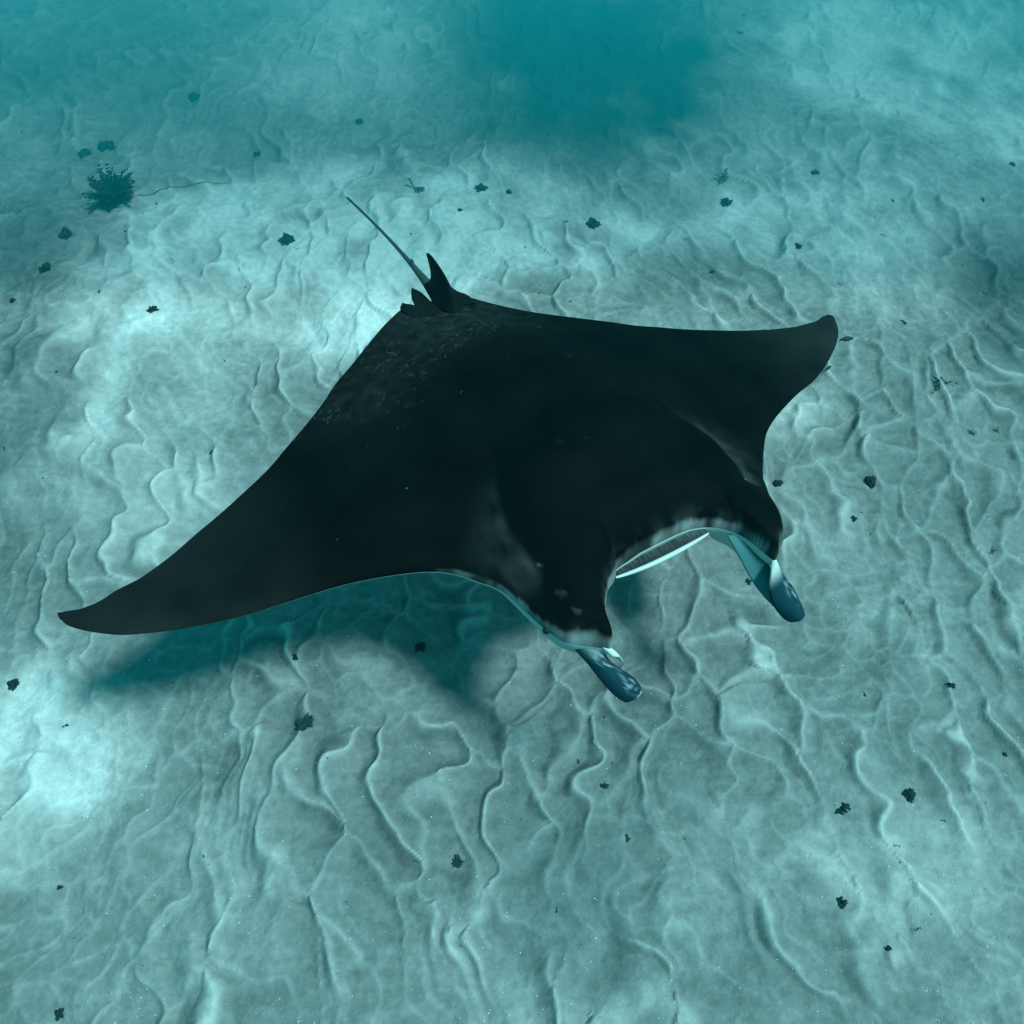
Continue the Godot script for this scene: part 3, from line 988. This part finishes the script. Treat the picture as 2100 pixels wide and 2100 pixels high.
func build_weeds() -> void:
	var m := tinted("weed", 0.75, 0.2)
	var kinds := {"tuft": ["weed_tuft", "seaweed", "weed tufts on the sand"], "heap": ["weed_heap", "seaweed", "weed heaps on the sand"], "blob": ["weed_lump", "seaweed", "weed lumps on the sand"], "scrap": ["weed_scrap", "seaweed", "weed scraps on the sand"],
		"twig": ["weed_twig", "weed stem", "weed stems on the sand"], "branch": ["weed_branch", "weed stem", "weed stems on the sand"], "sprig": ["weed_sprig", "seaweed", "open weed sprigs on the sand"]}
	# kind, x, z, breadth in metres, which one
	var list := [
		["heap", -2.09, -5.46, 0.109, "ragged dark weed tuft alone on the hazy sand of the upper left"],
		["blob", -0.98, -5.21, 0.050, "round dark weed lump below the hazy top edge, left of the dark bottom patch"],
		["blob", -2.65, -4.86, 0.079, "faint dark weed lump just left of the tuft above the big feathery weed bush"],
		["heap", -2.53, -4.92, 0.128, "dark weed tuft with a thin raised stalk, above the big feathery bush"],
		["blob", -1.58, -4.86, 0.054, "small two-lobed weed scrap on sand between the feathery bush and the dark patch"],
		["scrap", -2.66, -4.49, 0.032, "small dark scrap on sand left of the big feathery weed bush"],
		["blob", -2.54, -4.08, 0.084, "dark curled weed lump below the feathery bush near the left edge"],
		["blob", -2.57, -3.79, 0.076, "dark rounded weed lump on the teal sand at the left edge, above the pale wave"],
		["blob", -2.70, -3.57, 0.034, "small dark lump at the left edge beneath the rounded weed lump"],
		["scrap", -2.21, -3.57, 0.047, "winged dark weed scrap left of two paired lumps on bright sand"],
		["blob", -1.91, -3.47, 0.063, "pair of joined weed lumps on bright sand left of the manta's shoulder"],
		["twig", -1.87, -3.82, 0.046, "short forked weed twig on bright sand left of the manta's tail root"],
		["scrap", -2.18, -4.06, 0.039, "small dark scrap right of the curled weed lump on the left"],
		["tuft", -1.28, -4.06, 0.117, "dark upright weed tuft on bright sand left of the manta's tail whip"],
		["twig", -1.21, -3.96, 0.041, "bent bit of stem just under the upright tuft beside the tail whip"],
		["twig", -1.46, -3.65, 0.048, "thin zigzag stem on bright sand, lower of two near the tail root"],
		["twig", -1.50, -3.77, 0.038, "faint crossed stems on bright sand, upper of two near the tail root"],
		["sprig", -0.58, -4.51, 0.128, "pale openwork weed sprig on sand to the right of the tail tip"],
		["blob", -0.18, -4.48, 0.076, "arched dark weed lump right of the pale openwork sprig above the manta's back"],
		["blob", -0.02, -4.45, 0.041, "small dark lump right of the arched weed lump above the manta's back"],
		["blob", -0.30, -4.24, 0.031, "faint flat lump on sand directly above the dorsal fin's right side"],
		["scrap", -0.58, -4.11, 0.031, "tiny slanted scrap floating over sand beside the tail whip"],
		["scrap", -2.80, -5.09, 0.028, "tiny dark speck of weed above the paired tufts at upper left"],
		["scrap", -3.11, -5.09, 0.028, "tiny faint weed speck at the left edge of the hazy sand"],
		["scrap", -1.02, -6.17, 0.034, "tiny upright scrap high in the haze left of the dark patch"],
		["scrap", -0.55, -6.27, 0.038, "faint speck of weed at the left rim of the dark bottom patch"],
		["scrap", -0.76, -5.30, 0.028, "tiny weed speck right of the round lump below the top haze"],
		["scrap", -2.09, -4.36, 0.026, "tiny speck under the long thin strand beside the bush"],
		["scrap", -1.27, -4.45, 0.026, "tiny speck left of the manta's tail tip"],
		["blob", 1.61, -6.25, 0.048, "small round lump near the top edge right of the dark patch"],
		["scrap", 0.92, -6.15, 0.037, "tiny upright weed speck inside the dark bottom patch near its top"],
		["scrap", 1.32, -6.04, 0.037, "tiny slanted scrap on the right rim of the dark bottom patch"],
		["scrap", 1.68, -6.50, 0.049, "faint slanted scrap at the very top edge of the sand"],
		["scrap", 0.96, -5.14, 0.053, "small weed scrap in the lower right corner of the dark patch"],
		["scrap", 0.44, -5.02, 0.040, "small weed scrap at the lower edge of the dark patch"],
		["scrap", 1.17, -4.88, 0.033, "tiny weed speck below the right end of the dark patch"],
		["scrap", 1.65, -5.09, 0.034, "faint weed speck on pale sand right of the dark patch"],
		["scrap", 1.96, -5.34, 0.032, "tiny pale speck below the bright sandy spot at upper right"],
		["sprig", 1.28, -4.66, 0.119, "pale branching weed sprig beyond the manta's right wing"],
		["blob", 1.28, -4.44, 0.075, "dark arched lump below the pale branching sprig"],
		["blob", 1.84, -4.66, 0.053, "dark pointed weed lump on pale sand beyond the right wing tip"],
		["scrap", 2.59, -4.91, 0.039, "small slanted scrap on pale sand near the upper right corner"],
		["blob", 3.01, -4.66, 0.044, "small dark lump close to the right edge, upper part"],
		["scrap", 2.80, -5.16, 0.028, "tiny scrap above the small slanted one near the upper right corner"],
		["blob", 0.47, -4.20, 0.090, "tall dark weed lump on bright sand behind the middle of the manta"],
		["scrap", 0.31, -4.18, 0.039, "small triangular scrap left of the tall weed lump behind the manta"],
		["blob", 1.63, -4.03, 0.047, "round dark lump on rippled sand straight behind the right wing tip"],
		["scrap", 2.78, -4.39, 0.052, "flat dark weed scrap on the bluish sand at the right"],
		["twig", 2.10, -4.07, 0.061, "hooked weed twig on rippled sand right of the wing tip"],
		["scrap", 2.52, -3.86, 0.038, "small dark wedge of weed near the bluish right edge"],
		["scrap", 1.12, -3.79, 0.049, "angular weed scrap on ripples just behind the right wing"],
		["twig", 1.81, -3.72, 0.051, "short slanted twig directly behind the raised right wing tip"],
		["scrap", 2.59, -3.65, 0.035, "small weed scrap at the right edge beside the bluish patch"],
		["scrap", 2.08, -3.41, 0.047, "curled weed scrap on pale sand right of the wing tip"],
		["scrap", 2.10, -4.22, 0.028, "tiny scrap to the upper left of the hooked twig"],
		["scrap", 1.98, -4.23, 0.031, "faint speck two steps left of the hooked twig"],
		["twig", 2.32, -4.22, 0.057, "thin long faint twig right of the hooked twig"],
		["scrap", 2.24, -4.39, 0.037, "tiny slanted scrap above the hooked twig"],
		["scrap", 1.41, -4.29, 0.026, "tiny speck below the arched lump beyond the right wing"],
		["scrap", 0.07, -3.96, 0.028, "tiny slanted scrap on bright sand above the manta's back ridge"],
		["scrap", 0.14, -3.56, 0.026, "tiny scrap at the rear edge of the manta's back"],
		["scrap", 0.31, -3.50, 0.024, "tiny speck touching the rear edge of the right wing"],
		["scrap", -2.29, -3.01, 0.047, "dark slanted scrap beside the bright sand wave at the left"],
		["scrap", -2.19, -2.85, 0.019, "tiny speck beneath the slanted scrap at the bright sand wave"],
		["twig", -1.88, -2.90, 0.039, "thin horizontal twig right of the bright sand wave"],
		["scrap", -1.48, -3.14, 0.033, "tiny scrap at the foot of a pale ripple left of the shoulder"],
		["scrap", -1.44, -2.56, 0.044, "dark bow-shaped scrap beside the left wing's rear edge"],
		["scrap", -2.43, -2.57, 0.042, "dark scrap cut by the left edge level with the bow-shaped one"],
		["scrap", -2.18, -2.38, 0.025, "tiny faint scrap at the left edge above the wing tip"],
		["blob", -0.38, -1.53, 0.049, "dim rounded weed lump lying in the manta's shadow"],
		["heap", -0.88, -1.47, 0.040, "upright dark tuft at the lower rim of the wing's shadow"],
		["heap", 1.24, -2.36, 0.064, "dark round tuft right beside the manta's head"],
		["heap", 1.67, -2.37, 0.073, "dark spiky tuft on pale sand right of the manta's head"],
		["blob", 1.55, -2.17, 0.036, "dark egg-shaped lump right of the nearer head fin, larger of two"],
		["scrap", 1.60, -2.21, 0.027, "small scrap just above the egg-shaped lump"],
		["scrap", 1.62, -2.10, 0.024, "tiny slanted scrap below the egg-shaped lump"],
		["scrap", 1.86, -2.38, 0.021, "tiny dash of weed right of the spiky tuft"],
		["sprig", 2.21, -2.64, 0.052, "grey fuzzy sprig near the right edge, left of two"],
		["sprig", 2.34, -2.66, 0.043, "grey fuzzy sprig near the right edge, right of two"],
		["branch", 2.14, -2.94, 0.113, "long branching weed twig casting a thin shadow right of the wing"],
		["sprig", 2.15, -2.01, 0.052, "thin star-shaped sprig at the right edge below the two fuzzy ones"],
		["blob", 1.03, -1.85, 0.032, "dark scrap behind the right head fin's inner edge"],
		["scrap", 1.40, -1.65, 0.019, "tiny dash on pale plate right of the head fins"],
		["blob", -2.02, -1.37, 0.051, "dark solid lump at the left edge below the wing tip"],
		["scrap", -1.75, -1.19, 0.029, "grey slanted scrap on the brightest sand at the left"],
		["tuft", -0.81, -1.19, 0.081, "dark spreading tuft with finger-like blades on sand below the left wing"],
		["scrap", -0.70, -1.05, 0.015, "tiny black speck under the spreading tuft"],
		["scrap", -1.60, -0.73, 0.021, "small upright black scrap at lower left beside the bright ridge"],
		["blob", -1.63, -0.61, 0.025, "small heart-shaped black lump at lower left"],
		["scrap", -1.11, -0.70, 0.016, "tiny black dash in the lower left middle"],
		["twig", -1.21, -0.83, 0.022, "short faint stem on the ripple above the tiny black dash"],
		["twig", -0.34, -0.69, 0.039, "wavy black twig left of the dark rosette at bottom centre"],
		["tuft", -0.20, -0.69, 0.053, "dark rosette of blades in a ripple trough at bottom centre"],
		["twig", -0.59, -0.55, 0.028, "small curved twig at the bottom, left of the rosette"],
		["twig", -0.18, -0.42, 0.025, "short hooked twig under the rosette near the bottom edge"],
		["blob", -1.53, -0.21, 0.039, "black upright lump at the bottom edge on the left"],
		["scrap", 1.41, -1.32, 0.033, "angular dark scrap on pale plate at the lower right"],
		["blob", 1.77, -1.36, 0.030, "small oval lump at the head of a pale ripple on the right"],
		["blob", 1.92, -1.09, 0.023, "round black lump at the right edge, lower part"],
		["scrap", 0.26, -1.06, 0.030, "left dark scrap of a pair under the left head fin"],
		["scrap", 0.38, -1.05, 0.028, "right dark scrap of a pair under the left head fin"],
		["blob", 0.35, -0.96, 0.033, "round dark lump beneath the pair of scraps"],
		["scrap", 0.37, -1.23, 0.023, "grey triangular scrap just below the left head fin's tip"],
		["scrap", 0.24, -1.20, 0.019, "tiny scrap against the curved ripple below the left head fin"],
		["heap", 1.23, -0.87, 0.062, "flat ragged black weed heap at lower right, left of the shadowed lump"],
		["twig", 1.19, -0.89, 0.037, "twig sticking out of the flat ragged weed heap"],
		["heap", 1.49, -0.92, 0.066, "largest black weed lump at lower right with a clear shadow on its left"],
		["twig", 0.63, -0.77, 0.034, "straight black twig lying diagonally at the lower middle right"],
		["scrap", 0.42, -0.77, 0.032, "dark triangular scrap left of the straight diagonal twig"],
		["scrap", 1.61, -0.84, 0.025, "flat dark scrap under the largest lump at lower right"],
		["blob", 1.17, -0.55, 0.042, "black angular lump on a ripple at lower right with a shadow on its left"],
		["scrap", 1.40, -0.68, 0.019, "small grey scrap between ripples at lower right"],
		["twig", 1.43, -0.46, 0.038, "knobbly dark twig near the bottom right"],
		["blob", 1.29, -0.40, 0.022, "small dark lump below the knobbly twig at bottom right"],
		["twig", 0.73, -0.53, 0.028, "faint crossed stems on a pale plate at the bottom right middle"],
		["scrap", 0.16, -0.53, 0.026, "flat dark scrap in a trough at the bottom middle"],
		["twig", 1.40, -0.74, 0.027, "thin bent stem above the small grey scrap at lower right"],
		["scrap", 1.10, -0.88, 0.016, "tiny lump beside the pale zigzag ripple left of the weed heap"],
		["scrap", 1.47, -0.51, 0.019, "tiny upright scrap above the knobbly dark twig"],
		["scrap", 0.08, -1.29, 0.021, "tiny scrap on sand left of the left head fin's tip"],
		["twig", 0.17, -0.79, 0.018, "tiny slanted stem left of the dark triangular scrap"],
		["scrap", 1.78, -0.90, 0.015, "tiny speck on the far right of the largest lump"],
	]
	var count := {}
	for i in list.size():
		var d: Array = list[i]
		var k: Array = kinds[d[0]]
		var r := RandomNumberGenerator.new()
		r.seed = 500 + i * 7
		var ink := Color(0.016, 0.040, 0.041) if d[0] != "sprig" else Color(0.05, 0.075, 0.07)
		var o := MeshInstance3D.new()
		count[k[0]] = count.get(k[0], 0) + 1
		o.name = k[0] if count[k[0]] == 1 else "%s_%03d" % [k[0], count[k[0]] - 1]
		o.mesh = weed_mesh(d[0], d[3] * 1.02, r, ink)
		o.material_override = m
		add_child(o, true)
		o.position = Vector3(d[1], sand(d[1], d[2]).x - 0.002, d[2])
		tag(o, d[4], k[1], k[2])

	# the big feathery bush, frond by frond
	var bush := Node3D.new()
	bush.name = "feathery_weed_bush"
	bush.position = Vector3(-2.34, sand(-2.34, -4.39).x, -4.39)
	bush.scale = Vector3.ONE * 0.60
	add_child(bush)
	tag(bush, "largest dark weed bush with feathery fronds, on hazy sand at the left", "seaweed")
	var r := RandomNumberGenerator.new()
	r.seed = 91
	for i in 46:
		var st := begun()
		var an := TAU * i / 23.0 + r.randf_range(-0.2, 0.2)
		var d := Vector3(cos(an) * 0.8, r.randf_range(0.7, 1.4) + (1.0 if i >= 23 else 0.0), sin(an) * 0.8).normalized()
		var p := Vector3(cos(an), 0, sin(an)) * 0.04
		var path := []
		var radii := []
		var long := r.randf_range(0.15, 0.27)
		for k in 9:
			path.append(p)
			radii.append(0.006 * (1.1 - k / 9.0) + 0.001)
			d = (d + Vector3(r.randf_range(-0.2, 0.2), r.randf_range(-0.16, 0.05), r.randf_range(-0.2, 0.2))).normalized()
			p += d * long / 8.0
			for s in [-1, 1]:
				blade(st, p, (d + d.cross(Vector3.UP).normalized() * s * 0.9).normalized(), r.randf_range(0.035, 0.075) * (1.15 - k / 11.0), 0.0085, r.randf_range(-0.7, 0.7), Color(0.008, 0.02, 0.018))
		tube(st, path, radii, 6, 1.0, Color(0.01, 0.02, 0.018))
		part("frond", done(st), m, bush)
	var strand := begun()
	var path := []
	var radii := []
	for k in 25:
		var t := k / 24.0
		var x := lerpf(-2.21, -1.71, t)
		var z := lerpf(-4.42, -4.61, t) - 0.03 * sin(PI * t) + 0.04 * t * t
		path.append(Vector3(x, sand(x, z).x + 0.008, z))
		radii.append(0.0019)
	tube(strand, path, radii, 6, 1.0, Color(0.03, 0.06, 0.055))
	var line := part("weed_strand", done(strand), m, self)
	tag(line, "long thin strand lying on sand right of the big feathery weed bush", "weed stem")


# White specks added to imitate glints on the sand; nobody could count them.
func build_sparkle_specks() -> void:
	var st := begun()
	var rows := []
	for i in 5:
		var la := lerpf(-0.5 * PI, 0.5 * PI, i / 4.0)
		var ring := []
		for j in 7:
			var lo := TAU * j / 7.0
			ring.append(Vector3(cos(lo) * cos(la), sin(la) * 0.5, sin(lo) * cos(la) * 0.7))
		rows.append(ring)
	sheet(st, rows, [], true)
	var r := RandomNumberGenerator.new()
	r.seed = 303
	var spots := []
	while spots.size() < 2000:
		var z := -0.1 - 4.6 * pow(r.randf(), 1.3)
		var x := r.randf_range(-1.0, 1.0) * (1.6 + 0.36 * -z)
		var k := 0.45 + 1.5 * noise_f.get_noise_2d(x * 2.6 + 80.0, z * 2.6) + 0.8 * noise_b.get_noise_2d(x * 2.0, z * 2.0 + 9.0)
		if r.randf() < k * k * 0.8 and k > 0.0:
			spots.append(Vector3(x, sand(x, z).x + 0.0005, z))
	var mm := MultiMesh.new()
	mm.transform_format = MultiMesh.TRANSFORM_3D
	mm.mesh = done(st)
	mm.instance_count = spots.size()
	for i in spots.size():
		var size := 0.0010 + 0.0024 * pow(r.randf(), 3.0)
		var b := Basis.from_euler(Vector3(r.randf_range(-0.5, 0.5), r.randf() * TAU, r.randf_range(-0.5, 0.5))).scaled(Vector3.ONE * size)
		mm.set_instance_transform(i, Transform3D(b, spots[i]))
	var o := MultiMeshInstance3D.new()
	o.name = "sparkle_specks"
	o.multimesh = mm
	o.material_override = material("speck_white", Color(0.80, 0.80, 0.77), 0.45, 0.5)
	o.set_meta("kind", "stuff")
	o.set_meta("label", "white specks added for the sparkle on the rippled sand")
	o.set_meta("category", "shell grit")
	add_child(o, true)
